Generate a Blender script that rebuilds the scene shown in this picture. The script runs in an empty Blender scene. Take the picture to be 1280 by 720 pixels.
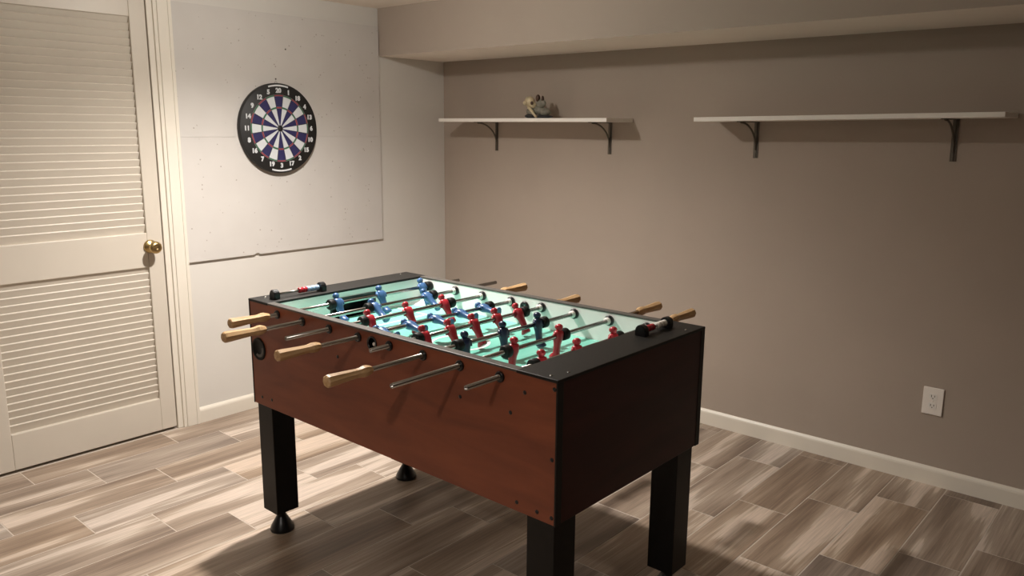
import bpy, bmesh, math, random
from mathutils import Vector, Matrix
random.seed(7)
S = bpy.context.scene
C = S.collection
PI = math.pi

# ------------------------------------------------------------------ camera
YAW, PITCH, ROLL, FPX = 0.7201, 0.1970, 0.0080, 1002.23
fw = Vector((-math.sin(YAW)*math.cos(PITCH), math.cos(YAW)*math.cos(PITCH), -math.sin(PITCH)))
rt = Vector((math.cos(YAW), math.sin(YAW), 0))
up = rt.cross(fw)
r2 = rt*math.cos(ROLL) + up*math.sin(ROLL)
u2 = -rt*math.sin(ROLL) + up*math.cos(ROLL)
cd = bpy.data.cameras.new('camera')
cd.sensor_width = 36
cd.lens = FPX/1280*36
cd.clip_start = 0.02
cam = bpy.data.objects.new('camera', cd)
C.objects.link(cam)
M = Matrix((r2, u2, -fw)).transposed().to_4x4()
M.translation = Vector((3.6967, -3.558, 1.4649))
cam.matrix_world = M
S.camera = cam

# ------------------------------------------------------------------ world, lamps, exposure
w = bpy.data.worlds.new('world')
S.world = w
w.use_nodes = True
w.node_tree.nodes['Background'].inputs[0].default_value = (0.02, 0.018, 0.015, 1)
w.node_tree.nodes['Background'].inputs[1].default_value = 0.2
S.view_settings.view_transform = 'Standard'
S.view_settings.look = 'None'
S.view_settings.gamma = 1
S.view_settings.use_curve_mapping = False
S.view_settings.exposure = 0.0
CEIL = 2.117
# ceiling downlights: x, y, watts of the reflector beam, watts of the diffuse lens glow  (positions follow from the shadows of shelves, table and rods)
LAMPS = [(1.10, -1.70, 200, 20), (2.88, -4.15, 84, 9)]
BEAM = math.radians(150)
LAMP_COL = (1.0, 0.935, 0.87)

# ------------------------------------------------------------------ materials
MATS = {}
def nt(name):
    m = bpy.data.materials.new(name)
    m.use_nodes = True
    MATS[name] = m
    return m, m.node_tree, m.node_tree.nodes['Principled BSDF']
def node(t, typ, **kw):
    n = t.nodes.new(typ)
    for k, v in kw.items():
        setattr(n, k, v)
    return n
def simple(name, col, rough=0.5, metal=0.0, spec=0.5, noise=0.0, nscale=8.0, bump=0.0, bscale=200.0, emit=None, coat=0.0):
    m, t, b = nt(name)
    b.inputs['Base Color'].default_value = (*col, 1)
    b.inputs['Roughness'].default_value = rough
    b.inputs['Metallic'].default_value = metal
    b.inputs['Specular IOR Level'].default_value = spec
    b.inputs['Coat Weight'].default_value = coat
    if emit:
        b.inputs['Emission Color'].default_value = (*emit[0], 1)
        b.inputs['Emission Strength'].default_value = emit[1]
    tc = node(t, 'ShaderNodeTexCoord')
    if noise > 0:
        n = node(t, 'ShaderNodeTexNoise')
        n.inputs['Scale'].default_value = nscale
        n.inputs['Detail'].default_value = 5
        t.links.new(tc.outputs['Object'], n.inputs['Vector'])
        r = node(t, 'ShaderNodeValToRGB')
        r.color_ramp.elements[0].position = 0.3
        r.color_ramp.elements[1].position = 0.7
        r.color_ramp.elements[0].color = (*[c*(1-noise) for c in col], 1)
        r.color_ramp.elements[1].color = (*[min(1, c*(1+noise)) for c in col], 1)
        t.links.new(n.outputs['Fac'], r.inputs['Fac'])
        t.links.new(r.outputs['Color'], b.inputs['Base Color'])
    if bump > 0:
        n = node(t, 'ShaderNodeTexNoise')
        n.inputs['Scale'].default_value = bscale
        n.inputs['Detail'].default_value = 3
        t.links.new(tc.outputs['Object'], n.inputs['Vector'])
        bp = node(t, 'ShaderNodeBump')
        bp.inputs['Strength'].default_value = bump
        bp.inputs['Distance'].default_value = 0.002
        t.links.new(n.outputs['Fac'], bp.inputs['Height'])
        t.links.new(bp.outputs['Normal'], b.inputs['Normal'])
    return m

simple('taupe_paint', (0.395, 0.330, 0.275), 0.75, noise=0.03, nscale=2.5, bump=0.15, bscale=160)
simple('cream_paint', (0.66, 0.635, 0.592), 0.7, noise=0.02, nscale=3, bump=0.12, bscale=160)
simple('ceiling_paint', (0.86, 0.79, 0.71), 0.9, noise=0.02, nscale=3)
simple('trim_paint', (0.76, 0.71, 0.62), 0.4, noise=0.02, nscale=5)
simple('door_paint', (0.62, 0.566, 0.487), 0.42, noise=0.02, nscale=4)
simple('grout', (0.56, 0.49, 0.42), 0.85, noise=0.08, nscale=20)
simple('black_gap', (0.01, 0.009, 0.008), 0.9)
simple('brass', (0.46, 0.33, 0.15), 0.32, metal=1.0)
simple('black_laminate', (0.011, 0.010, 0.009), 0.5, spec=0.3, noise=0.15, nscale=40, bump=0.1, bscale=300)
simple('black_leg', (0.007, 0.0065, 0.006), 0.42, spec=0.25, noise=0.2, nscale=25)
simple('black_plastic', (0.007, 0.007, 0.008), 0.3)
simple('black_rubber', (0.005, 0.005, 0.005), 0.55, spec=0.25)
simple('chrome', (0.36, 0.345, 0.33), 0.18, metal=1.0)
simple('steel_dark', (0.13, 0.115, 0.095), 0.4, metal=0.7)
simple('edge_metal', (0.085, 0.078, 0.07), 0.42, noise=0.1, nscale=30)
simple('white_lining', (0.95, 0.93, 0.91), 0.4, noise=0.02, nscale=10)
simple('white_mark', (0.82, 0.86, 0.80), 0.35)
simple('red_plastic', (0.42, 0.022, 0.035), 0.3, noise=0.05, nscale=60)
simple('blue_plastic', (0.05, 0.12, 0.27), 0.28, noise=0.05, nscale=60)
simple('navy_plastic', (0.010, 0.020, 0.060), 0.3, noise=0.05, nscale=60)
simple('pale_blue_plastic', (0.35, 0.50, 0.70), 0.3)
simple('white_plastic', (0.85, 0.82, 0.77), 0.35)
simple('plate_plastic', (0.88, 0.83, 0.77), 0.4)
simple('slot_dark', (0.10, 0.085, 0.07), 0.6)
simple('shelf_white', (0.90, 0.86, 0.80), 0.5, noise=0.015, nscale=8)
simple('dart_black', (0.010, 0.010, 0.010), 0.6, bump=0.2, bscale=500)
simple('dart_white', (0.62, 0.64, 0.66), 0.7, bump=0.2, bscale=500)
simple('dart_blue', (0.020, 0.018, 0.085), 0.7, bump=0.2, bscale=500)
simple('dart_red', (0.30, 0.03, 0.05), 0.6)
simple('dart_green', (0.03, 0.16, 0.08), 0.6)
simple('wire_grey', (0.32, 0.30, 0.30), 0.4, metal=0.6)
simple('ceramic_cream', (0.62, 0.52, 0.34), 0.45, noise=0.2, nscale=40)
simple('ceramic_brown', (0.06, 0.028, 0.014), 0.4)
simple('ceramic_grey', (0.22, 0.21, 0.17), 0.5, noise=0.35, nscale=50)
simple('ceramic_dark', (0.03, 0.03, 0.034), 0.5)
simple('lamp_trim', (0.8, 0.8, 0.78), 0.5)
simple('lamp_lens', (0.9, 0.9, 0.88), 0.5, emit=((1.0, 0.915, 0.815), 6.0))

def wood(name, dark, light, stretch=(3, 3, 40), rough=0.35, scale=1.0, coat=0.0, axis=None):
    m, t, b = nt(name)
    tc = node(t, 'ShaderNodeTexCoord')
    mp = node(t, 'ShaderNodeMapping')
    mp.inputs['Scale'].default_value = stretch
    t.links.new(tc.outputs['Object'], mp.inputs['Vector'])
    n = node(t, 'ShaderNodeTexNoise')
    n.inputs['Scale'].default_value = scale
    n.inputs['Detail'].default_value = 6
    n.inputs['Distortion'].default_value = 0.6
    t.links.new(mp.outputs['Vector'], n.inputs['Vector'])
    r = node(t, 'ShaderNodeValToRGB')
    r.color_ramp.elements[0].position = 0.3
    r.color_ramp.elements[1].position = 0.72
    r.color_ramp.elements[0].color = (*dark, 1)
    r.color_ramp.elements[1].color = (*light, 1)
    t.links.new(n.outputs['Fac'], r.inputs['Fac'])
    t.links.new(r.outputs['Color'], b.inputs['Base Color'])
    b.inputs['Roughness'].default_value = rough
    b.inputs['Specular IOR Level'].default_value = 0.25
    b.inputs['Coat Weight'].default_value = coat
    return m
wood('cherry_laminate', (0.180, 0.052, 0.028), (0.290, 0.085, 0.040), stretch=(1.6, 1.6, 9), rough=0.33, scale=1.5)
wood('cherry_end_shaded', (0.036, 0.0085, 0.008), (0.056, 0.0125, 0.0115), stretch=(1.6, 1.6, 9), rough=0.36, scale=1.5)  # same cherry laminate, with the end faces' shade darkened into its colour
wood('handle_wood', (0.42, 0.24, 0.105), (0.66, 0.45, 0.25), stretch=(60, 6, 60), rough=0.4, scale=1.2)

def panel_mat():
    m, t, b = nt('panel_white')
    tc = node(t, 'ShaderNodeTexCoord')
    n = node(t, 'ShaderNodeTexNoise')
    n.inputs['Scale'].default_value = 6
    n.inputs['Detail'].default_value = 6
    t.links.new(tc.outputs['Object'], n.inputs['Vector'])
    r = node(t, 'ShaderNodeValToRGB')
    r.color_ramp.elements[0].color = (0.555, 0.528, 0.498, 1)
    r.color_ramp.elements[1].color = (0.63, 0.603, 0.572, 1)
    t.links.new(n.outputs['Fac'], r.inputs['Fac'])
    # dart holes: sparse voronoi dots, gated by a broad noise
    v = node(t, 'ShaderNodeTexVoronoi')
    v.inputs['Scale'].default_value = 44
    t.links.new(tc.outputs['Object'], v.inputs['Vector'])
    g = node(t, 'ShaderNodeTexNoise')
    g.inputs['Scale'].default_value = 13
    t.links.new(tc.outputs['Object'], g.inputs['Vector'])
    lt = node(t, 'ShaderNodeMath', operation='LESS_THAN')
    lt.inputs[1].default_value = 0.17
    t.links.new(v.outputs['Distance'], lt.inputs[0])
    gt = node(t, 'ShaderNodeMath', operation='GREATER_THAN')
    gt.inputs[1].default_value = 0.585
    t.links.new(g.outputs['Fac'], gt.inputs[0])
    mu = node(t, 'ShaderNodeMath', operation='MULTIPLY')
    t.links.new(lt.outputs[0], mu.inputs[0])
    t.links.new(gt.outputs[0], mu.inputs[1])
    sc = node(t, 'ShaderNodeMath', operation='MULTIPLY')
    sc.inputs[1].default_value = 0.55
    t.links.new(mu.outputs[0], sc.inputs[0])
    mx = node(t, 'ShaderNodeMix', data_type='RGBA')
    t.links.new(sc.outputs[0], mx.inputs['Factor'])
    t.links.new(r.outputs['Color'], mx.inputs['A'])
    mx.inputs['B'].default_value = (0.25, 0.20, 0.16, 1)
    t.links.new(mx.outputs['Result'], b.inputs['Base Color'])
    b.inputs['Roughness'].default_value = 0.75
panel_mat()

def tile_mat():
    m, t, b = nt('tile_wood')
    L = t.links.new
    tc = node(t, 'ShaderNodeTexCoord')
    oi = node(t, 'ShaderNodeObjectInfo')
    geo = node(t, 'ShaderNodeNewGeometry')
    rr = node(t, 'ShaderNodeMath', operation='ADD')      # per tile: object random (or loose-island random for the joined far tiles)
    L(oi.outputs['Random'], rr.inputs[0])
    L(geo.outputs['Random Per Island'], rr.inputs[1])
    fr = node(t, 'ShaderNodeMath', operation='FRACT')
    L(rr.outputs[0], fr.inputs[0])
    off = node(t, 'ShaderNodeMath', operation='MULTIPLY')
    off.inputs[1].default_value = 173.0
    L(fr.outputs[0], off.inputs[0])
    cmb = node(t, 'ShaderNodeCombineXYZ')
    L(off.outputs[0], cmb.inputs[0])
    L(off.outputs[0], cmb.inputs[1])
    add = node(t, 'ShaderNodeVectorMath', operation='ADD')
    L(tc.outputs['Object'], add.inputs[0])
    L(cmb.outputs[0], add.inputs[1])
    def streak(sx, sy, detail, dist):
        mp = node(t, 'ShaderNodeMapping')
        mp.inputs['Scale'].default_value = (sx, sy, 1)
        L(add.outputs[0], mp.inputs['Vector'])
        n = node(t, 'ShaderNodeTexNoise')
        n.inputs['Scale'].default_value = 1
        n.inputs['Detail'].default_value = detail
        n.inputs['Distortion'].default_value = dist
        L(mp.outputs[0], n.inputs['Vector'])
        return n
    big = streak(7.5, 0.8, 1.5, 0.5)
    med = streak(22, 1.3, 3.0, 0.9)
    fine = streak(110, 2.2, 4, 0.2)
    m1 = node(t, 'ShaderNodeMath', operation='MULTIPLY_ADD')
    L(med.outputs['Fac'], m1.inputs[0]); m1.inputs[1].default_value = 0.38
    L(big.outputs['Fac'], m1.inputs[2])
    mix = node(t, 'ShaderNodeMath', operation='MULTIPLY_ADD')
    L(fine.outputs['Fac'], mix.inputs[0]); mix.inputs[1].default_value = 0.24
    L(m1.outputs[0], mix.inputs[2])
    sh = node(t, 'ShaderNodeMath', operation='MULTIPLY_ADD')   # some tiles darker, some lighter
    L(fr.outputs[0], sh.inputs[0])
    sh.inputs[1].default_value = 0.12
    L(mix.outputs[0], sh.inputs[2])
    r = node(t, 'ShaderNodeValToRGB')
    e = r.color_ramp.elements
    e[0].position = 0.62
    e[0].color = (0.150, 0.106, 0.077, 1)
    e[1].position = 1.0
    e[1].color = (0.54, 0.445, 0.37, 1)
    a = e.new(0.76); a.color = (0.225, 0.166, 0.124, 1)
    a = e.new(0.86); a.color = (0.300, 0.230, 0.174, 1)
    a = e.new(0.945); a.color = (0.365, 0.288, 0.224, 1)
    a = e.new(0.968); a.color = (0.47, 0.39, 0.315, 1)
    L(sh.outputs[0], r.inputs['Fac'])
    hs = node(t, 'ShaderNodeHueSaturation')
    hv = node(t, 'ShaderNodeMapRange')
    hv.inputs['To Min'].default_value = 0.80
    hv.inputs['To Max'].default_value = 1.15
    L(fr.outputs[0], hv.inputs['Value'])
    L(hv.outputs[0], hs.inputs['Saturation'])
    L(r.outputs['Color'], hs.inputs['Color'])
    gr = streak(170, 5.0, 3, 0.6)
    gm = node(t, 'ShaderNodeMapRange')
    gm.inputs['From Min'].default_value = 0.3
    gm.inputs['From Max'].default_value = 0.7
    gm.inputs['To Min'].default_value = 0.88
    gm.inputs['To Max'].default_value = 1.24
    L(gr.outputs['Fac'], gm.inputs['Value'])
    gx = node(t, 'ShaderNodeVectorMath', operation='SCALE')
    L(hs.outputs['Color'], gx.inputs[0])
    L(gm.outputs[0], gx.inputs['Scale'])
    L(gx.outputs[0], b.inputs['Base Color'])
    b.inputs['Roughness'].default_value = 0.42
    b.inputs['Specular IOR Level'].default_value = 0.35
    bp = node(t, 'ShaderNodeBump')
    bp.inputs['Strength'].default_value = 0.12
    bp.inputs['Distance'].default_value = 0.001
    L(fine.outputs['Fac'], bp.inputs['Height'])
    L(bp.outputs['Normal'], b.inputs['Normal'])
tile_mat()

def field_mat():
    m, t, b = nt('field_green')
    tc = node(t, 'ShaderNodeTexCoord')
    mp = node(t, 'ShaderNodeMapping')
    mp.inputs['Scale'].default_value = (6.9, 0.4, 1)
    t.links.new(tc.outputs['Object'], mp.inputs['Vector'])
    n = node(t, 'ShaderNodeTexNoise')
    n.inputs['Scale'].default_value = 2
    t.links.new(mp.outputs[0], n.inputs['Vector'])
    r = node(t, 'ShaderNodeValToRGB')
    r.color_ramp.elements[0].position = 0.35
    r.color_ramp.elements[1].position = 0.65
    r.color_ramp.elements[0].color = (0.15, 0.50, 0.40, 1)
    r.color_ramp.elements[1].color = (0.21, 0.59, 0.48, 1)
    t.links.new(n.outputs['Fac'], r.inputs['Fac'])
    t.links.new(r.outputs['Color'], b.inputs['Base Color'])
    b.inputs['Roughness'].default_value = 0.3
field_mat()

# ------------------------------------------------------------------ mesh helpers
def box(bm, x0, x1, y0, y1, z0, z1, bev=0.0, mi=0):
    vs = [bm.verts.new(p) for p in ((x0,y0,z0),(x1,y0,z0),(x1,y1,z0),(x0,y1,z0),(x0,y0,z1),(x1,y0,z1),(x1,y1,z1),(x0,y1,z1))]
    fs = [bm.faces.new([vs[i] for i in f]) for f in ((3,2,1,0),(4,5,6,7),(0,1,5,4),(1,2,6,5),(2,3,7,6),(3,0,4,7))]
    for f in fs:
        f.material_index = mi
    if bev > 0:
        ed = list({e for f in fs for e in f.edges})
        bmesh.ops.bevel(bm, geom=ed, offset=bev, segments=2, affect='EDGES', profile=0.5)
    return vs
def lathe(bm, prof, seg=20, axis='z', center=(0,0,0), mi=0, smooth=True):
    """prof: list of (radius, height along axis)."""
    rings = []
    for r, h in prof:
        ring = []
        if r < 1e-6:
            p = (0, 0, h)
            ring = [p]
        else:
            ring = [(r*math.cos(2*PI*i/seg), r*math.sin(2*PI*i/seg), h) for i in range(seg)]
        out = []
        for (a, b_, c) in ring:
            if axis == 'z': q = (a, b_, c)
            elif axis == 'y': q = (b_, c, a)
            else: q = (c, a, b_)
            out.append(bm.verts.new((q[0]+center[0], q[1]+center[1], q[2]+center[2])))
        rings.append(out)
    for A, B in zip(rings, rings[1:]):
        n = max(len(A), len(B))
        for i in range(n):
            j = (i+1) % n
            if len(A) == 1 and len(B) == 1: continue
            if len(A) == 1: f = bm.faces.new((A[0], B[j], B[i]))
            elif len(B) == 1: f = bm.faces.new((A[i], A[j], B[0]))
            else: f = bm.faces.new((A[i], A[j], B[j], B[i]))
            f.material_index = mi
            f.smooth = smooth
    for ring, flip in ((rings[0], True), (rings[-1], False)):
        if len(ring) > 2:
            f = bm.faces.new(list(reversed(ring)) if flip else ring)
            f.material_index = mi
def tube(bm, pts, r, seg=8, mi=0, flat=None):
    pts = [Vector(p) for p in pts]
    rings = []
    n0 = None
    for i, p in enumerate(pts):
        d = (pts[min(i+1, len(pts)-1)] - pts[max(i-1, 0)]).normalized()
        if n0 is None:
            n0 = d.orthogonal().normalized() if flat is None else Vector(flat)
        n0 = (n0 - d*n0.dot(d)).normalized()
        b_ = d.cross(n0)
        rr = r[i] if isinstance(r, (list, tuple)) else r
        rings.append([bm.verts.new(p + n0*rr*math.cos(2*PI*k/seg) + b_*rr*math.sin(2*PI*k/seg)) for k in range(seg)])
    for A, B in zip(rings, rings[1:]):
        for i in range(seg):
            f = bm.faces.new((A[i], A[(i+1) % seg], B[(i+1) % seg], B[i]))
            f.smooth = True
            f.material_index = mi
    bm.faces.new(list(reversed(rings[0]))).material_index = mi
    bm.faces.new(rings[-1]).material_index = mi
def ellipsoid(bm, c, r, mi=0, rot=None, useg=16, vseg=10):
    mtx = Matrix.Translation(c)
    if rot is not None: mtx = mtx @ rot
    mtx = mtx @ Matrix.Diagonal((*r, 1))
    res = bmesh.ops.create_uvsphere(bm, u_segments=useg, v_segments=vseg, radius=1, matrix=mtx)
    for v in res['verts']:
        for f in v.link_faces:
            f.smooth = True
            f.material_index = mi
def prism(bm, pts2, y0, y1, plane='xz', mi=0):
    def P(a, b_, c):
        return {'xz': (a, c, b_), 'yz': (c, a, b_), 'xy': (a, b_, c)}[plane]
    A = [bm.verts.new(P(a, b_, y0)) for a, b_ in pts2]
    B = [bm.verts.new(P(a, b_, y1)) for a, b_ in pts2]
    n = len(pts2)
    fs = [bm.faces.new(A), bm.faces.new(list(reversed(B)))]
    for i in range(n):
        fs.append(bm.faces.new((A[i], B[i], B[(i+1) % n], A[(i+1) % n])))
    for f in fs: f.material_index = mi
def mesh(name, bm, mats):
    bmesh.ops.recalc_face_normals(bm, faces=bm.faces[:])
    me = bpy.data.meshes.new(name)
    bm.to_mesh(me)
    bm.free()
    for m in ([mats] if isinstance(mats, str) else mats):
        me.materials.append(MATS[m])
    return me
def link(name, me, parent=None, loc=(0,0,0), rot=(0,0,0)):
    o = bpy.data.objects.new(name, me)
    C.objects.link(o)
    o.location = loc
    o.rotation_euler = rot
    if parent is not None: o.parent = parent
    return o
def obj(name, bm, mats, parent=None, loc=(0,0,0), rot=(0,0,0)):
    return link(name, mesh(name, bm, mats), parent, loc, rot)
def tag(o, label, cat, group=None):
    o['label'] = label
    o['category'] = cat
    if group: o['group'] = group
    return o
def struct(o, label=None, cat=None):
    o['kind'] = 'structure'
    if label: o['label'] = label
    if cat: o['category'] = cat
    return o
def nb(): return bmesh.new()

# ------------------------------------------------------------------ room shell
RX, RY = 7.4, -7.4           # far ends of the room, out of view
ZS, YS = 1.8592, -0.512      # soffit underside and front
DY0, DY1, DZ = -2.618, -1.832, 2.03   # door leaf
# floor slab (grout) and wood-look tiles
bm = nb(); box(bm, -0.1, RX+.1, RY-.1, 0.1, -0.06, -0.0009)
floor = struct(obj('floor', bm, 'grout'), 'floor of wood-look plank tiles with pale grout lines', 'floor')
TW, TL, GAP = 0.2025, 0.615, 0.0042
cache = {}
def tile_mesh(wx, wy):
    k = (round(wx, 4), round(wy, 4))
    if k not in cache:
        bm = nb()
        add_tile(bm, 0, 0, wx, wy)
        cache[k] = mesh('tile', bm, 'tile_wood')
    return cache[k]
def add_tile(bm, cx, cy, wx, wy):
    c = 0.0006
    a, b_ = wx/2, wy/2
    lo = [bm.verts.new((cx+sx*a, cy+sy*b_, -0.006)) for sx, sy in ((-1,-1),(1,-1),(1,1),(-1,1))]
    mi_ = [bm.verts.new((cx+sx*a, cy+sy*b_, -c)) for sx, sy in ((-1,-1),(1,-1),(1,1),(-1,1))]
    hi = [bm.verts.new((cx+sx*(a-c), cy+sy*(b_-c), 0)) for sx, sy in ((-1,-1),(1,-1),(1,1),(-1,1))]
    bm.faces.new(hi)
    for i in range(4):
        j = (i+1) % 4
        bm.faces.new((lo[i], lo[j], mi_[j], mi_[i]))
        bm.faces.new((mi_[i], mi_[j], hi[j], hi[i]))
far = nb()
for k in range(38):
    xa, xb = -0.0275 + TW*k, -0.0275 + TW*(k+1)
    xa, xb = max(xa, 0.0), min(xb, RX)
    if xb - xa < 0.02: continue
    y = (-2.53 + 0.205*k) % TL          # one end joint, then every tile length
    y = y - TL*15
    while y < 0:
        ya, yb = max(y, RY), min(y+TL, 0.0)
        y += TL
        if yb - ya < 0.02: continue
        wx, wy = xb-xa-GAP, yb-ya-GAP
        cx, cy = (xa+xb)/2, (ya+yb)/2
        if xa < 3.9 and yb > -3.0 and not (xa > 2.9 and yb < -1.6) :
            link('tile', tile_mesh(wx, wy), floor, (cx, cy, 0))
        else:
            add_tile(far, cx, cy, wx, wy)
o = obj('tile_field', far, 'tile_wood', floor); o['kind'] = 'stuff'

bm = nb(); box(bm, -0.1, RX+.1, 0, 0.1, -0.06, CEIL)
struct(obj('wall_back', bm, 'taupe_paint'), 'taupe painted back wall behind the two white shelves', 'wall')
bm = nb()
box(bm, -0.1, 0, DY1+.034, 0, -0.06, CEIL)
box(bm, -0.1, 0, RY, DY0-.034, -0.06, CEIL)
box(bm, -0.1, 0, DY0-.034, DY1+.034, DZ+.034, CEIL)
struct(obj('wall_left', bm, 'cream_paint'), 'cream painted wall with louvered door and dartboard', 'wall')
bm = nb(); box(bm, RX, RX+.1, RY, 0, -0.06, CEIL)
struct(obj('wall_right', bm, 'taupe_paint'), 'taupe side wall of the basement room', 'wall')
bm = nb(); box(bm, -0.1, RX+.1, RY-.1, RY, -0.06, CEIL)
struct(obj('wall_front', bm, 'taupe_paint'), 'taupe wall closing the near end of the room', 'wall')
bm = nb(); box(bm, -0.1, RX+.1, RY-.1, 0.1, CEIL, CEIL+.08)
struct(obj('ceiling', bm, 'ceiling_paint'), 'flat painted basement ceiling', 'ceiling')
bm = nb(); box(bm, 0, RX, YS, 0, ZS, CEIL)
for f in bm.faces:
    if abs(f.calc_center_median().z - ZS) < 1e-4: f.material_index = 1
struct(obj('trim_1', bm, ['taupe_paint', 'ceiling_paint']), 'taupe boxed soffit running under the ceiling along the back wall', 'soffit')

def base_profile(h=0.078):
    return [(0, 0), (0.013, 0), (0.013, h-.018), (0.011, h-.010), (0.007, h-.004), (0.004, h), (0, h)]
bm = nb(); prism(bm, [(-a, b_) for a, b_ in base_profile()], 0.0, RX, 'yz')
struct(obj('baseboard_back', bm, 'trim_paint'), 'cream moulded baseboard under the taupe wall', 'baseboard')
CAS1 = -1.722
bm = nb(); prism(bm, base_profile(), CAS1, 0.0, 'xz')
struct(obj('baseboard_left', bm, 'trim_paint'), 'cream moulded baseboard beside the door casing', 'baseboard')
bm = nb(); prism(bm, base_profile(), RY, DY0-.112, 'xz')
struct(obj('baseboard_left', bm, 'trim_paint'), 'cream baseboard on the far side of the louvered door', 'baseboard')
# door casing: jamb, stop and stepped architrave
bm = nb()
def casing_side(bm, ya, s):           # s=+1: casing grows to +y
    def b(y0, y1, x0, x1, z1):
        a, c = sorted((ya+s*y0, ya+s*y1))
        box(bm, x0, x1, a, c, 0, z1, 0.002)
    b(0.004, 0.034, -0.1, 0.000, DZ+.004)
    b(0.030, 0.052, -0.02, 0.010, DZ+.030)
    b(0.046, 0.100, -0.005, 0.016, DZ+.086)
    b(0.094, 0.110, -0.005, 0.020, DZ+.087)
casing_side(bm, DY1, 1)
casing_side(bm, DY0, -1)
box(bm, -0.1, -0.0005, DY0-.0335, DY1+.0335, DZ+.0045, DZ+.0335, 0.002)
box(bm, -0.005, 0.0155, DY0-.047, DY1+.047, DZ+.0305, DZ+.0855, 0.002)
struct(obj('trim_2', bm, 'trim_paint'), 'cream door casing around the louvered door', 'trim')

# louvered door
door = bpy.data.objects.new('door_1', None); C.objects.link(door)
door.location = (0, (DY0+DY1)/2, 0)
struct(door, 'cream louvered door with two slatted panels and brass knob', 'door')
HW = (DY1-DY0)/2
SW = 0.073
X0, X1 = -0.040, -0.004
zb = 0.013
def dpart(name, y0, y1, z0, z1):
    bm = nb(); box(bm, X0, X1, y0, y1, z0, z1, 0.003)
    return obj(name, bm, 'door_paint', door)
dpart('stile', -HW, -HW+SW, zb, DZ); dpart('stile', HW-SW, HW, zb, DZ)
dpart('rail', -HW+SW, HW-SW, zb, 0.172)
dpart('rail', -HW+SW, HW-SW, 0.815, 0.976)
dpart('rail', -HW+SW, HW-SW, 1.932, DZ)
bm = nb()
ang = math.radians(71)
hwid, ht = 0.0235, 0.0047
ca, sa = math.cos(ang), math.sin(ang)
# slat: room edge high, inner edge low
pts = []
for a, b_ in ((-hwid, -ht), (hwid-.002, -ht), (hwid, -ht+.002), (hwid, ht-.002), (hwid-.002, ht), (-hwid, ht)):
    pts.append((a*ca - b_*sa, a*sa + b_*ca))
prism(bm, pts, -HW+SW-.004, HW-SW+.004, 'xz')
slat = mesh('louver_slat', bm, 'door_paint')
def slats(z0, z1, n):
    p = (z1-z0)/n
    for i in range(n):
        link('louver_slat', slat, door, (-0.023, 0, z0 + p*(i+.5)))
slats(0.172, 0.815, 20)
slats(0.976, 1.932, 29)
bm = nb(); lathe(bm, [(0.0, -.004), (0.031, -.004), (0.031, .003), (0.026, .008), (0.014, .010), (0.011, .014), (0.011, .030), (0.018, .034), (0.026, .042), (0.0285, .052), (0.027, .060), (0.020, .066), (0.008, .068), (0.006, .066), (0.0, .066)], 24, 'x')
k = obj('door_knob', bm, 'brass', door, (0, HW-.062, 0.912)); k['label'] = 'round brass knob'
bm = nb(); box(bm, -0.006, 0.0015, -.012, .012, -.03, .03, 0.001)
obj('latch_plate', bm, 'brass', door, (-0.025, HW-.001, 0.912))

# ------------------------------------------------------------------ foosball table
TX, TY = 1.879, -1.7364
HL, HWD, TH, TB = 0.6878, 0.3639, 0.8726, 0.4915
table = bpy.data.objects.new('foosball_table', None); C.objects.link(table)
table.location = (TX, TY, 0)
tag(table, 'cherry brown foosball table with black end rails, legs and chrome rods', 'foosball table')
FZ, RZ = 0.765, 0.842
TK = 0.024
IX0, IX1 = -0.574, 0.560         # inner faces of the end walls
rodx = [-0.5105 + 0.1446*i for i in range(8)]
def disc_cut_panel(sy):
    """side panel with its inner face lining kept apart"""
    bm = nb()
    y0, y1 = sorted((sy*HWD, sy*(HWD-TK)))
    box(bm, -HL+.003, HL-.003, y0, y1, TB, TH-.006, 0.0015)
    return bm
for sy in (-1, 1):
    sp = obj('side_panel', disc_cut_panel(sy), 'cherry_laminate', table)
    bm = nb()
    y0, y1 = sorted((sy*(HWD+.001), sy*(HWD-TK-.004)))
    box(bm, -HL+.11, HL-.12, y0, y1, TH-.007, TH-.0005, 0.001)
    obj('side_rail_cap', bm, 'edge_metal', table)
    bm = nb()
    y0, y1 = sorted((sy*(HWD-TK), sy*(HWD-TK-.003)))
    box(bm, IX0-.002, IX1+.002, y0, y1, FZ-.01, TH-.007)
    obj('inner_side_wall', bm, 'white_lining', table)
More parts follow.
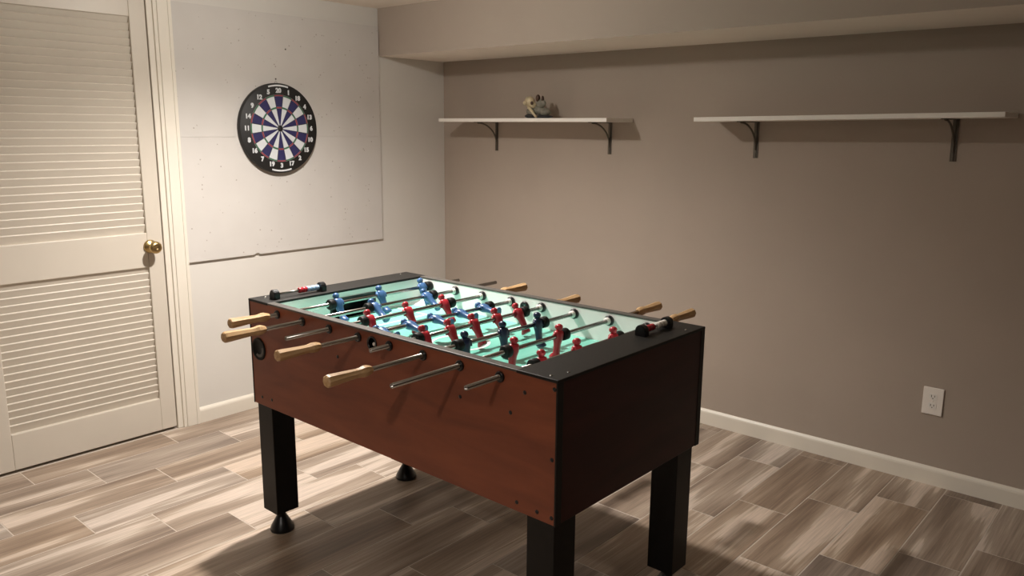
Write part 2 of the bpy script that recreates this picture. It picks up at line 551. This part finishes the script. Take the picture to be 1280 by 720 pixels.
# end panels, corner strips, rails
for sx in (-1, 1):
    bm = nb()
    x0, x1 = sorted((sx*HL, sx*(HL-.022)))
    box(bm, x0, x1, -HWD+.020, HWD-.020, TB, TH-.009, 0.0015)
    obj('end_panel', bm, 'cherry_end_shaded', table)
    for sy in (-1, 1):
        bm = nb()
        xa, xb = sorted((sx*(HL+.0015), sx*(HL-.004)))
        ya, yb = sorted((sy*(HWD+.0015), sy*(HWD-.022)))
        box(bm, xa, xb, ya, yb, TB-.001, TH-.0085, 0.001)
        obj('corner_trim', bm, 'black_laminate', table)
    inner = IX0 if sx < 0 else IX1
    bm = nb()
    x0, x1 = sorted((sx*(HL+.002), inner + sx*-.004))
    box(bm, x0, x1, -HWD-.002, HWD+.002, TH-.009, TH, 0.002)
    obj('end_rail', bm, 'black_laminate', table)
    # inner end wall with goal opening
    bm = nb()
    x0, x1 = sorted((inner, inner + sx*.006))
    yi = HWD-TK-.002
    GY, GZ0, GZ1 = 0.100, FZ+.002, 0.838
    gc = 0.0
    box(bm, x0, x1, -yi, gc-GY, FZ-.01, TH-.009)
    box(bm, x0, x1, gc+GY, yi, FZ-.01, TH-.009)
    box(bm, x0, x1, gc-GY, gc+GY, GZ1, TH-.009)
    obj('inner_end_wall', bm, 'white_lining', table)
    bm = nb()
    a, b_ = inner + sx*.005, inner + sx*.085
    xx0, xx1 = sorted((a, b_))
    xs0, xs1 = sorted((b_, b_ + sx*.004))
    box(bm, xs0, xs1, -GY-.004, GY+.004, FZ-.08, GZ1+.004)
    box(bm, xx0, xx1, -GY-.004, -GY, FZ-.08, GZ1+.004)
    box(bm, xx0, xx1, GY, GY+.004, FZ-.08, GZ1+.004)
    box(bm, xx0, xx1, -GY-.004, GY+.004, GZ1, GZ1+.004)
    box(bm, xx0, xx1, -GY-.004, GY+.004, FZ-.08, FZ-.076)
    obj('goal_box', bm, 'black_plastic', table)
    # lip that frames the goal
    bm = nb()
    x0, x1 = sorted((inner - sx*.003, inner + sx*.004))
    box(bm, x0, x1, -GY-.006, GY+.006, GZ1-.002, GZ1+.005)
    box(bm, x0, x1, -GY-.006, -GY+.001, FZ, GZ1+.005)
    box(bm, x0, x1, GY-.001, GY+.006, FZ, GZ1+.005)
    obj('goal_frame', bm, 'black_plastic', table)
bm = nb(); box(bm, -HL+.02, HL-.02, -HWD+TK-.002, HWD-TK+.002, TB+.006, TB+.018)
obj('bottom_board', bm, 'black_laminate', table)
bm = nb(); box(bm, IX0-.002, IX1+.002, -HWD+TK+.001, HWD-TK-.001, FZ-.012, FZ)
field = obj('playfield', bm, 'field_green', table)
FC = (IX0+IX1)/2
def ring(bm, cx, cy, r0, r1, a0, a1, z0, z1, n=48, mi=0):
    st = [a0 + (a1-a0)*i/n for i in range(n+1)]
    v = [[bm.verts.new((cx+r*math.cos(a), cy+r*math.sin(a), z)) for r, z in ((r0,z0),(r1,z0),(r1,z1),(r0,z1))] for a in st]
    for A, B in zip(v, v[1:]):
        for i in range(4):
            f = bm.faces.new((A[i], B[i], B[(i+1) % 4], A[(i+1) % 4])); f.material_index = mi
def mark(fn):
    bm = nb(); fn(bm); return obj('field_marking', bm, 'white_mark', field)
Z0, Z1 = FZ-.0005, FZ+.0006
def bars(bm, rects):
    for r in rects: box(bm, *r, Z0, Z1)
mark(lambda bm: ring(bm, FC, 0, 0.090, 0.101, 0, 2*PI, Z0, Z1))
mark(lambda bm: ring(bm, FC, 0, 0.0, 0.014, 0, 2*PI, Z0, Z1, 20))
mark(lambda bm: bars(bm, [(FC-.004, FC+.004, -.33, .33)]))
for sx, e in ((1, IX0), (-1, IX1)):
    def pen(bm):
        X = lambda a, b_: tuple(sorted((e+sx*a, e+sx*b_)))
        bars(bm, [(*X(0.0, .19), -.205, -.197), (*X(0.0, .19), .197, .205), (*X(.182, .19), -.197, .197),
                  (*X(0.0, .085), -.125, -.118), (*X(0.0, .085), .118, .125), (*X(.078, .085), -.118, .118)])
    mark(pen)
    mark(lambda bm: ring(bm, e+sx*.15, 0, .080, .087, (-1.05 if sx > 0 else PI-1.05), (1.05 if sx > 0 else PI+1.05), Z0, Z1, 24))
# white corner ramps on the field
for sx, e in ((1, IX0), (-1, IX1)):
    for sy in (-1, 1):
        bm = nb()
        yy = sy*(HWD-TK-.003)
        p = [bm.verts.new(q) for q in ((e, yy, FZ), (e+sx*.075, yy, FZ), (e, yy-sy*.075, FZ), (e, yy, FZ+.022))]
        for f in ((0,1,2),(0,1,3),(0,2,3),(1,2,3)): bm.faces.new([p[i] for i in f])
        obj('corner_ramp', bm, 'white_lining', table)

# legs with levelling feet
LW, LB = 0.090, 0.084
bm = nb(); box(bm, -LW/2, LW/2, -LW/2, LW/2, LB, TB+.02, 0.0025)
legm = mesh('leg', bm, 'black_leg')
bm = nb(); lathe(bm, [(0.0, 0.0), (0.043, 0.0), (0.044, 0.006), (0.041, 0.016), (0.030, 0.036), (0.019, 0.055), (0.015, 0.062), (0.015, LB+.002), (0.0, LB+.002)], 24)
footm = mesh('foot_leveler', bm, 'black_plastic')
for lx in (-HL+.062, HL-.049):
    for ly in (-HWD+.047, HWD-.075):
        l = link('leg', legm, table, (lx, ly, 0))
        link('foot_leveler', footm, l)

# rods, players, handles, bumpers
def loft(bm, secs, n=12, mi=0):
    """secs: (z, cx, hx, hy) superellipse sections"""
    rings = []
    for z, cx, hx, hy in secs:
        rg = []
        for i in range(n):
            a = 2*PI*i/n
            c, s = math.cos(a), math.sin(a)
            q = 0.7
            rg.append(bm.verts.new((cx + hx*math.copysign(abs(c)**q, c), hy*math.copysign(abs(s)**q, s), z)))
        rings.append(rg)
    for A, B in zip(rings, rings[1:]):
        for i in range(n):
            f = bm.faces.new((A[i], A[(i+1) % n], B[(i+1) % n], B[i])); f.smooth = True; f.material_index = mi
    bm.faces.new(list(reversed(rings[0]))); bm.faces.new(rings[-1])
def player_mesh(name, mat, face):
    bm = nb()
    loft(bm, [(-.074, .006*face, .0155, .0120), (-.070, .006*face, .0175, .0132), (-.060, .003*face, .0130, .0128), (-.054, 0, .0092, .0118), (-.040, 0, .0085, .0118),
              (-.022, 0, .0100, .0130), (-.014, 0, .0125, .0140), (-.006, 0, .0145, .0155), (.006, 0, .0145, .0160), (.011, 0, .0125, .0168), (.015, 0, .0100, .0158), (.0175, 0, .0070, .0105), (.0190, 0, .0055, .0062)])
    loft(bm, [(.0180, 0, .0055, .0060), (.0205, .0005*face, .0090, .0085), (.025, .001*face, .0115, .0106), (.030, .0008*face, .0118, .0108), (.0345, 0, .0098, .0092), (.0375, 0, .0058, .0054), (.0385, 0, .0025, .0025)])
    # arms folded down along the torso
    for s in (-1, 1):
        tube(bm, [(0, s*.0155, .012), (.003*face, s*.0185, .002), (.007*face, s*.0165, -.010)], [.0052, .0050, .0040], 8)
    return mesh(name, bm, mat)
PL = {'red': player_mesh('player', 'red_plastic', -1), 'blue': player_mesh('player', 'blue_plastic', 1), 'navy': player_mesh('player', 'navy_plastic', 1)}
bm = nb(); lathe(bm, [(0.0085, -.0125), (0.0165, -.0125), (0.019, -.009), (0.019, .009), (0.0165, .0125), (0.0085, .0125)], 18, 'y')
bumper = mesh('bumper', bm, 'black_rubber')
def handle_mesh():
    bm = nb()     # along +y: rod side at 0, outer end at .14
    prof = [(0.0, -.002), (0.0095, -.002), (0.0125, .004), (0.0155, .014), (0.0160, .024), (0.0135, .036), (0.0128, .045), (0.0142, .075), (0.0162, .110), (0.0172, .132), (0.0165, .138), (0.0135, .141), (0.0, .141)]
    lathe(bm, prof, 8, 'y', smooth=False)
    return mesh('handle', bm, 'handle_wood')
handle = handle_mesh()
bm = nb(); lathe(bm, [(0.0082, -.002), (0.0145, -.002), (0.0150, .004), (0.0130, .007), (0.0082, .007), (0.0082, -.002)], 20, 'y')
bear_out = mesh('bearing', bm, 'black_plastic')
bm = nb(); lathe(bm, [(0.0082, -.001), (0.0165, -.001), (0.0175, .004), (0.0175, .010), (0.0150, .014), (0.0082, .014), (0.0082, -.001)], 20, 'y')
bear_in = mesh('bearing', bm, 'black_plastic')
bm = nb(); lathe(bm, [(0.0, 0), (0.0084, 0), (0.0125, .001), (0.0125, .015), (0.0084, .017), (0.0, .017)], 16, 'y')
bear_white = mesh('bushing', bm, 'white_plastic')
RODS = [  # colour, players' y, tilt deg (feet towards +x positive), near end, far end, handle at near?
    ('blue', [-1.852, -1.655, -1.445], 28, -2.276, -1.241, True),
    ('blue', [-1.800, -1.552], 58, -2.379, -1.170, True),
    ('red',  [-1.938, -1.772, -1.600], 36, -2.258, -1.155, False),
    ('blue', [-2.010, -1.895, -1.780, -1.665, -1.550], 82, -2.381, -1.300, True),
    ('red',  [-1.960, -1.852, -1.745, -1.635, -1.528], 34, -2.171, -1.190, False),
    ('navy', [-1.935, -1.768, -1.600], 8, -2.426, -1.330, True),
    ('red',  [-1.885, -1.677], -6, -2.338, -1.091, False),
    ('red',  [-1.935, -1.775, -1.592], 2, -2.226, -1.110, False),
]
for i, (col, ys, tilt, ya, yb, near) in enumerate(RODS):
    if near: r0, r1 = ya + .02, yb
    else: r0, r1 = ya, yb - .02
    bm = nb()
    L0, L1 = r0 - TY, r1 - TY
    R = .0068
    # hollow tube: a bore shows at the bare end
    if near:
        lathe(bm, [(0, L0), (R, L0), (R, L1), (R*.62, L1), (R*.62, L1-.02), (0, L1-.02)], 14, 'y')
    else:
        lathe(bm, [(0, L0+.02), (R*.62, L0+.02), (R*.62, L0), (R, L0), (R, L1), (0, L1)], 14, 'y')
    rod = obj('rod', bm, 'chrome', table, (rodx[i], 0, RZ), (0, -math.radians(tilt), 0))
    for y in ys:
        link('player', PL[col], rod, (0, y-TY, 0))
    for y, s in ((ys[0], -1), (ys[-1], 1)):
        link('bumper', bumper, rod, (0, y-TY+s*.030, 0))
    if near: link('handle', handle, rod, (0, ya-TY+.14, 0), (0, 0, PI))
    else: link('handle', handle, rod, (0, yb-TY-.14, 0))
    for sy in (-1, 1):
        link('bearing', bear_out, table, (rodx[i], sy*HWD, RZ), (0, 0, 0 if sy > 0 else PI))
        b_ = link('bearing', bear_in, table, (rodx[i], sy*(HWD-TK-.002), RZ), (0, 0, PI if sy > 0 else 0))
        link('bushing', bear_white, b_, (0, .007, 0))

# ball hole on each long side, ball return pocket, screws
for sy in (-1, 1):
    bm = nb()
    lathe(bm, [(0.0, .0), (0.017, .0), (0.0175, .002), (0.0215, .003), (0.0225, -.001), (0.0, -.001)], 24, 'y')
    bh = obj('ball_hole', bm, 'black_plastic', table, (-0.012, sy*HWD, 0.834), (0, 0, 0 if sy > 0 else PI))
    bm = nb(); lathe(bm, [(0.0, .0), (0.0065, .0), (0.005, .003), (0.0, .003)], 12, 'y', center=(.010*sy, 0, 0))
    obj('ball_chute', bm, 'white_plastic', bh)
    bm = nb()
    lathe(bm, [(0.0085, .0), (0.019, .0), (0.020, .004), (0.018, .009), (0.0085, .010), (0.0085, .0)], 20, 'y')
    obj('ball_hole', bm, 'black_plastic', table, (-0.012, sy*(HWD-TK-.002), 0.832), (0, 0, PI if sy > 0 else 0))
bm = nb()
lathe(bm, [(0.0, .0005), (0.031, .0005), (0.032, .003), (0.039, .005), (0.041, -.001), (0.0, -.001)], 32, 'y')
rp = obj('ball_return', bm, 'black_rubber', table, (-0.638, -HWD, 0.698), (0, 0, PI))
bm = nb()
ring(bm, 0, 0, 0.020, 0.030, PI*.9, PI*1.7, -.003, .004, 16)
bmesh.ops.rotate(bm, verts=bm.verts[:], cent=(0,0,0), matrix=Matrix.Rotation(PI/2, 3, 'X'))
obj('cup_lip', bm, 'edge_metal', rp)
bm = nb(); lathe(bm, [(0.0, .0022), (0.0035, .0020), (0.0055, .0008), (0.006, -.001), (0.0, -.001)], 12, 'y')
screw = mesh('screw', bm, 'black_plastic')
for x, z in ((2.557,.847),(2.463,.818),(2.416,.754),(2.553,.665),(2.440,.516),(2.508,.512),(2.555,.511),(2.235,.754),(1.695,.759),(1.244,.522),(1.305,.525)):
    link('screw', screw, table, (x-TX, -HWD, z), (0, 0, PI))
    link('screw', screw, table, (TX-x, HWD, z))
bm = nb(); lathe(bm, [(0.0, -.001), (0.0045, -.001), (0.004, .001), (0.0, .0014)], 10)
screw2 = mesh('screw', bm, 'chrome')
for x, y in ((2.545,-2.03),(2.53,-2.08),(2.545,-1.45),(1.215,-2.05),(1.215,-1.42)):
    link('screw', screw2, table, (x-TX, y-TY, TH))
# score counters on the end rails
def counter(cx, y0, y1, beads):
    bm = nb(); lathe(bm, [(0.0, y0-TY), (.0035, y0-TY), (.0035, y1-TY), (0, y1-TY)], 10, 'y')
    ct = obj('score_counter', bm, 'chrome', table, (cx-TX, 0, TH+.016))
    for y, s in ((y0, -1), (y1, 1)):
        bm = nb()
        prof = [(-.018, -.0165), (.018, -.0165), (.018, .002), (.013, .012), (.005, .017), (-.005, .017), (-.013, .012), (-.018, .002)]
        prism(bm, prof, -.011, .011, 'xz')
        bmesh.ops.bevel(bm, geom=bm.edges[:], offset=.002, segments=2, affect='EDGES')
        obj('bracket', bm, 'black_plastic', ct, (0, y-TY, 0))
    for y, ln, m in beads:
        bm = nb(); lathe(bm, [(0.0035, -ln/2), (.0085, -ln/2), (.0100, -ln/2+.002), (.0100, ln/2-.002), (.0085, ln/2), (0.0035, ln/2)], 16, 'y')
        obj('score_bead', bm, m, ct, (0, y-TY, 0))
counter(1.268, -2.045, -1.850, [(-1.872-.0, .016, 'pale_blue_plastic'), (-1.889, .016, 'pale_blue_plastic'), (-1.906, .016, 'pale_blue_plastic'), (-1.923, .016, 'red_plastic'), (-1.940, .016, 'red_plastic')])
counter(2.485, -1.600, -1.462, [(-1.580, .016, 'red_plastic'), (-1.563, .016, 'red_plastic'), (-1.546, .016, 'red_plastic'), (-1.510, .016, 'white_plastic'), (-1.493, .016, 'white_plastic'), (-1.476, .016, 'white_plastic')])

# ------------------------------------------------------------------ dartboard and its backing
PY0, PY1, PZ0, PZ1, PZM = -1.7205, -0.5209, 0.8154, 2.018, 1.411
backing = bpy.data.objects.new('wall_panel', None); C.objects.link(backing)
backing.location = (0, (PY0+PY1)/2, PZ0)
tag(backing, 'square white backing panel with dart holes behind the dartboard', 'wall panel')
hy = (PY1-PY0)/2
bm = nb()
# lower sheet with a chipped bottom edge
ch = (302-237)/(480-237.)
yc = -hy + 0.60*0.62
pts = [(-hy, 0), (yc-.02, 0), (yc-.008, .008), (yc+.006, .006), (yc+.014, 0), (hy, 0), (hy, PZM-PZ0-.0004), (-hy, PZM-PZ0-.0004)]
prism(bm, pts, 0.0, 0.013, 'yz')
obj('panel_sheet', bm, 'panel_white', backing)
bm = nb(); box(bm, 0, .013, -hy, hy, PZM-PZ0+.0004, PZ1-PZ0)
obj('panel_sheet', bm, 'panel_white', backing)
bm = nb(); lathe(bm, [(0.0, .0), (.004, .0), (.004, .003), (.0, .004)], 8, 'x')
nail = mesh('nail', bm, 'steel_dark')
for y, z in ((-1.195, 1.70), (-1.13, 1.85)):
    link('nail', nail, backing, (0.0125, y-(PY0+PY1)/2, z-PZ0))

DBY, DBZ, DR = -1.2022, 1.453, 0.2255
board = bpy.data.objects.new('dartboard', None); C.objects.link(board)
board.location = (0.0132, DBY, DBZ)
tag(board, 'round dartboard with navy and white wedges and a black number ring', 'dartboard')
# local: x out of the wall, y horizontal (viewer sees -y at left), z up
bm = nb(); lathe(bm, [(0.0, 0.0), (DR-.006, 0.0), (DR, .004), (DR, .026), (DR-.004, .030), (0.0, .030)], 72, 'x')
obj('board_body', bm, 'dart_black', board)
FX = 0.030
R_B, R_T, R_D = 0.016, 0.104, 0.166
def sector(bm, r0, r1, a0, a1, x0, x1, n=6):
    """a measured clockwise from 12 o'clock as seen from the room"""
    v = []
    for i in range(n+1):
        a = a0 + (a1-a0)*i/n
        s, c = math.sin(a), math.cos(a)
        v.append([bm.verts.new((x, r*s, r*c)) for r, x in ((r0,x0),(r1,x0),(r1,x1),(r0,x1))])
    for A, B in zip(v, v[1:]):
        for i in range(4): bm.faces.new((A[i], B[i], B[(i+1) % 4], A[(i+1) % 4]))
    bm.faces.new(v[0]); bm.faces.new(list(reversed(v[-1])))
step = 2*PI/20
for k in range(20):
    a0, a1 = (k-.5)*step+.012, (k+.5)*step-.012
    dark = k % 2 == 0
    for ra, rb, nm, mt in ((R_B, R_T-.004, 'wedge', 0), (R_T+.004, R_D-.005, 'wedge', 0),
                           (R_T-.0035, R_T+.0035, 'score_ring_piece', 1), (R_D-.0045, R_D+.001, 'score_ring_piece', 1)):
        bm = nb()
        sector(bm, ra, rb, a0, a1, FX-.001, FX+.0012)
        obj(nm, bm, (('dart_blue' if dark else 'dart_white'), ('dart_red' if dark else 'dart_green'))[mt], board)
bm = nb()
for r in (R_B, R_T-.004, R_T+.004, R_D-.005, R_D+.002):
    sector(bm, r-.0007, r+.0007, 0, 2*PI, FX, FX+.0022, 72)
for k in range(20):
    a = (k+.5)*step
    sector(bm, R_B, R_D+.006, a-.0004, a+.0004, FX, FX+.0020, 1)
obj('wire_spider', bm, 'wire_grey', board)
bm = nb(); lathe(bm, [(0.0, 0), (R_B-.001, 0), (R_B-.002, .003), (.006, .003), (0.0, .0035)], 24, 'x', center=(FX, 0, 0))
obj('bullseye', bm, 'dart_black', board)
NUMS = [20,1,18,4,13,6,10,15,2,17,3,19,7,16,8,11,14,9,12,5]
for k, n in enumerate(NUMS):
    cu = bpy.data.curves.new('number', 'FONT')
    cu.body = str(n)
    cu.size = 0.031
    cu.offset = 0.0017
    cu.extrude = 0.0008
    cu.align_x = 'CENTER'; cu.align_y = 'CENTER'
    cu.resolution_u = 3
    to = bpy.data.objects.new('tmp_text', cu)
    C.objects.link(to)
    dg = bpy.context.evaluated_depsgraph_get()
    me = bpy.data.meshes.new_from_object(to.evaluated_get(dg))
    bpy.data.objects.remove(to)
    me.name = 'number'
    me.materials.clear(); me.materials.append(MATS['dart_white'])
    a = k*step
    rn = 0.188
    # text plane XY -> board plane: text x -> +y, text y -> +z, normal -> +x
    o = link('number', me, board)
    o.matrix_local = Matrix.Translation((FX+.001, rn*math.sin(a), rn*math.cos(a))) @ Matrix(((0,0,1,0),(1,0,0,0),(0,1,0,0),(0,0,0,1)))
for a in (0, PI):
    bm = nb(); sector(bm, .2095, .2175, a-.27, a+.27, FX-.001, FX+.001, 16)
    obj('emblem_band', bm, 'dart_white', board)
bm = nb()
tube(bm, [(.012, -.012, DR-.004), (.010, 0, DR+.012), (.012, .012, DR-.004)], .0012, 6)
obj('hanging_wire', bm, 'wire_grey', board)

# ------------------------------------------------------------------ shelves
SD = 0.240
def shelf(xa, xb, za, zbb, bxs, label):
    zt = (za+zbb)/2
    cx = (xa+xb)/2
    root = bpy.data.objects.new('wall_shelf', None); C.objects.link(root)
    root.location = (cx, 0, zt)
    root.rotation_euler = (0, -math.atan2(zbb-za, xb-xa), 0)
    tag(root, label, 'shelf')
    bm = nb(); box(bm, xa-cx, xb-cx, -SD, -.0015, -.019, 0, 0.0015)
    obj('shelf_board', bm, 'shelf_white', root)
    for bx in bxs:
        bm = nb()
        L, A = 0.165, 0.185
        box(bm, -.011, .011, -.0035, -.0005, -.019-L, -.019, .0005)      # wall plate
        box(bm, -.004, .004, -.0075, -.003, -.019-L+.004, -.022, .001)    # stamped rib
        box(bm, -.011, .011, -A, -.0005, -.0225, -.0195, .0005)           # arm
        pts = []
        for i in range(13):                                              # curved brace
            t = i/12*PI/2
            cy, cz, ry, rz_ = -A+.020, -.019-L+.035, A-.024, L-.040
            pts.append((0, cy + ry*math.sin(t), cz + rz_*math.cos(t)))
        tube(bm, pts, .0045, 8)
        obj('shelf_bracket', bm, 'steel_dark', root, (bx-cx, 0, 0))
    return root
shelf(0.203, 1.392, 1.5165, 1.5165, (0.448, 1.253), 'white wall shelf on two metal brackets with a small figurine on top')
shelf(1.868, 3.092, 1.5185, 1.5350, (2.062, 2.884), 'empty white wall shelf on two metal brackets')

# figurine on the shelf
fig = bpy.data.objects.new('figurine', None); C.objects.link(fig)
fig.location = (0.875, -0.135, 1.5166)
tag(fig, 'small cream, brown and grey ceramic figurine standing on a white shelf', 'figurine')
bm = nb()
ellipsoid(bm, (-.052, -.004, .012), (.036, .030, .012))
ellipsoid(bm, (.030, .004, .009), (.062, .034, .009))
obj('base', bm, 'ceramic_dark', fig)
bm = nb()
ellipsoid(bm, (-.045, 0, .036), (.036, .030, .024))
ellipsoid(bm, (.000, .006, .044), (.042, .028, .026), rot=Matrix.Rotation(.35, 4, 'Y'))
ellipsoid(bm, (.040, .006, .034), (.034, .026, .022))
obj('body', bm, 'ceramic_grey', fig)
bm = nb()
tube(bm, [(-.045, -.030, .058), (-.020, -.036, .040), (.000, -.034, .016), (.012, -.032, .006)], [.009, .008, .0065, .006], 10)
obj('limb', bm, 'ceramic_cream', fig)
bm = nb()
ellipsoid(bm, (-.055, -.010, .088), (.030, .027, .030))
ellipsoid(bm, (-.066, -.030, .082), (.016, .016, .013))
ellipsoid(bm, (-.028, -.014, .070), (.022, .020, .018))
obj('head', bm, 'ceramic_cream', fig)
bm = nb(); ellipsoid(bm, (.004, -.012, .106), (.014, .012, .020)); obj('ear', bm, 'ceramic_brown', fig)
bm = nb(); ellipsoid(bm, (.032, -.006, .098), (.008, .009, .021)); obj('ear', bm, 'ceramic_brown', fig)
bm = nb(); ellipsoid(bm, (-.020, -.034, .080), (.009, .006, .010)); obj('eye', bm, 'ceramic_brown', fig)
bm = nb(); ellipsoid(bm, (.018, -.004, .078), (.034, .016, .024)); obj('crest', bm, 'ceramic_grey', fig)

# ------------------------------------------------------------------ wall outlet
out = bpy.data.objects.new('wall_outlet', None); C.objects.link(out)
out.location = (2.916, 0, 0.362)
tag(out, 'white duplex wall outlet above the baseboard', 'outlet')
bm = nb(); box(bm, -.039, .039, -.006, -.0003, -.0585, .0585, .002)
obj('cover_plate', bm, 'plate_plastic', out)
for s in (-1, 1):
    bm = nb()
    pts = [(.0165*math.copysign(abs(math.cos(t))**.6, math.cos(t)), .0140*math.copysign(abs(math.sin(t))**.8, math.sin(t))) for t in [2*PI*i/24 for i in range(24)]]
    prism(bm, pts, -.0075, -.005, 'xz')
    rc = obj('receptacle', bm, 'white_plastic', out, (0, 0, s*.0195))
    for sx, h in ((-.006, .0045), (.006, .0038)):
        bm = nb(); box(bm, sx-.0013, sx+.0013, -.0079, -.007, .001-h+.002, .001+h+.002)
        obj('slot', bm, 'slot_dark', rc)
    bm = nb(); lathe(bm, [(0, -.0079), (.0026, -.0079), (.0026, -.007), (0, -.007)], 10, 'y', center=(0, 0, -.0065))
    obj('ground_hole', bm, 'slot_dark', rc)
bm = nb(); lathe(bm, [(0, -.0072), (.003, -.0068), (.0035, -.0055), (0, -.0055)], 12, 'y')
obj('screw', bm, 'plate_plastic', out)

# ------------------------------------------------------------------ ceiling downlights (above the frame)
for i, (lx, ly, watt, glow) in enumerate(LAMPS):
    bm = nb()
    lathe(bm, [(0.062, -.004), (0.066, -.010), (0.085, -.008), (0.092, -.001), (0.092, 0), (0.062, 0)], 40)
    fx = bpy.data.objects.new('ceiling_downlight', None); C.objects.link(fx)
    fx.location = (lx, ly, CEIL)
    tag(fx, ('round ceiling downlight over the door end of the foosball table', 'round ceiling downlight in front of the long side of the foosball table')[i], 'ceiling light', 'ceiling downlights')
    obj('trim_ring', bm, 'lamp_trim', fx)
    bm = nb(); lathe(bm, [(0.064, -.001), (0.064, -.005), (0.056, -.016), (0.036, -.025), (0.0, -.029)], 32)
    obj('lens', bm, 'lamp_lens', fx)          # shallow frosted dome
    for kind, pw in (('POINT', glow), ('SPOT', watt)):
        ld = bpy.data.lights.new('downlight_lamp', kind)
        if kind == 'POINT':
            ld.shadow_soft_size = 0.03
        else:
            ld.spot_size = BEAM; ld.spot_blend = 1.0; ld.shadow_soft_size = 0.035
        ld.energy = pw
        ld.color = LAMP_COL
        lo = bpy.data.objects.new('downlight_lamp', ld); C.objects.link(lo)
        lo.parent = fx
        lo.location = (0, 0, -.065)
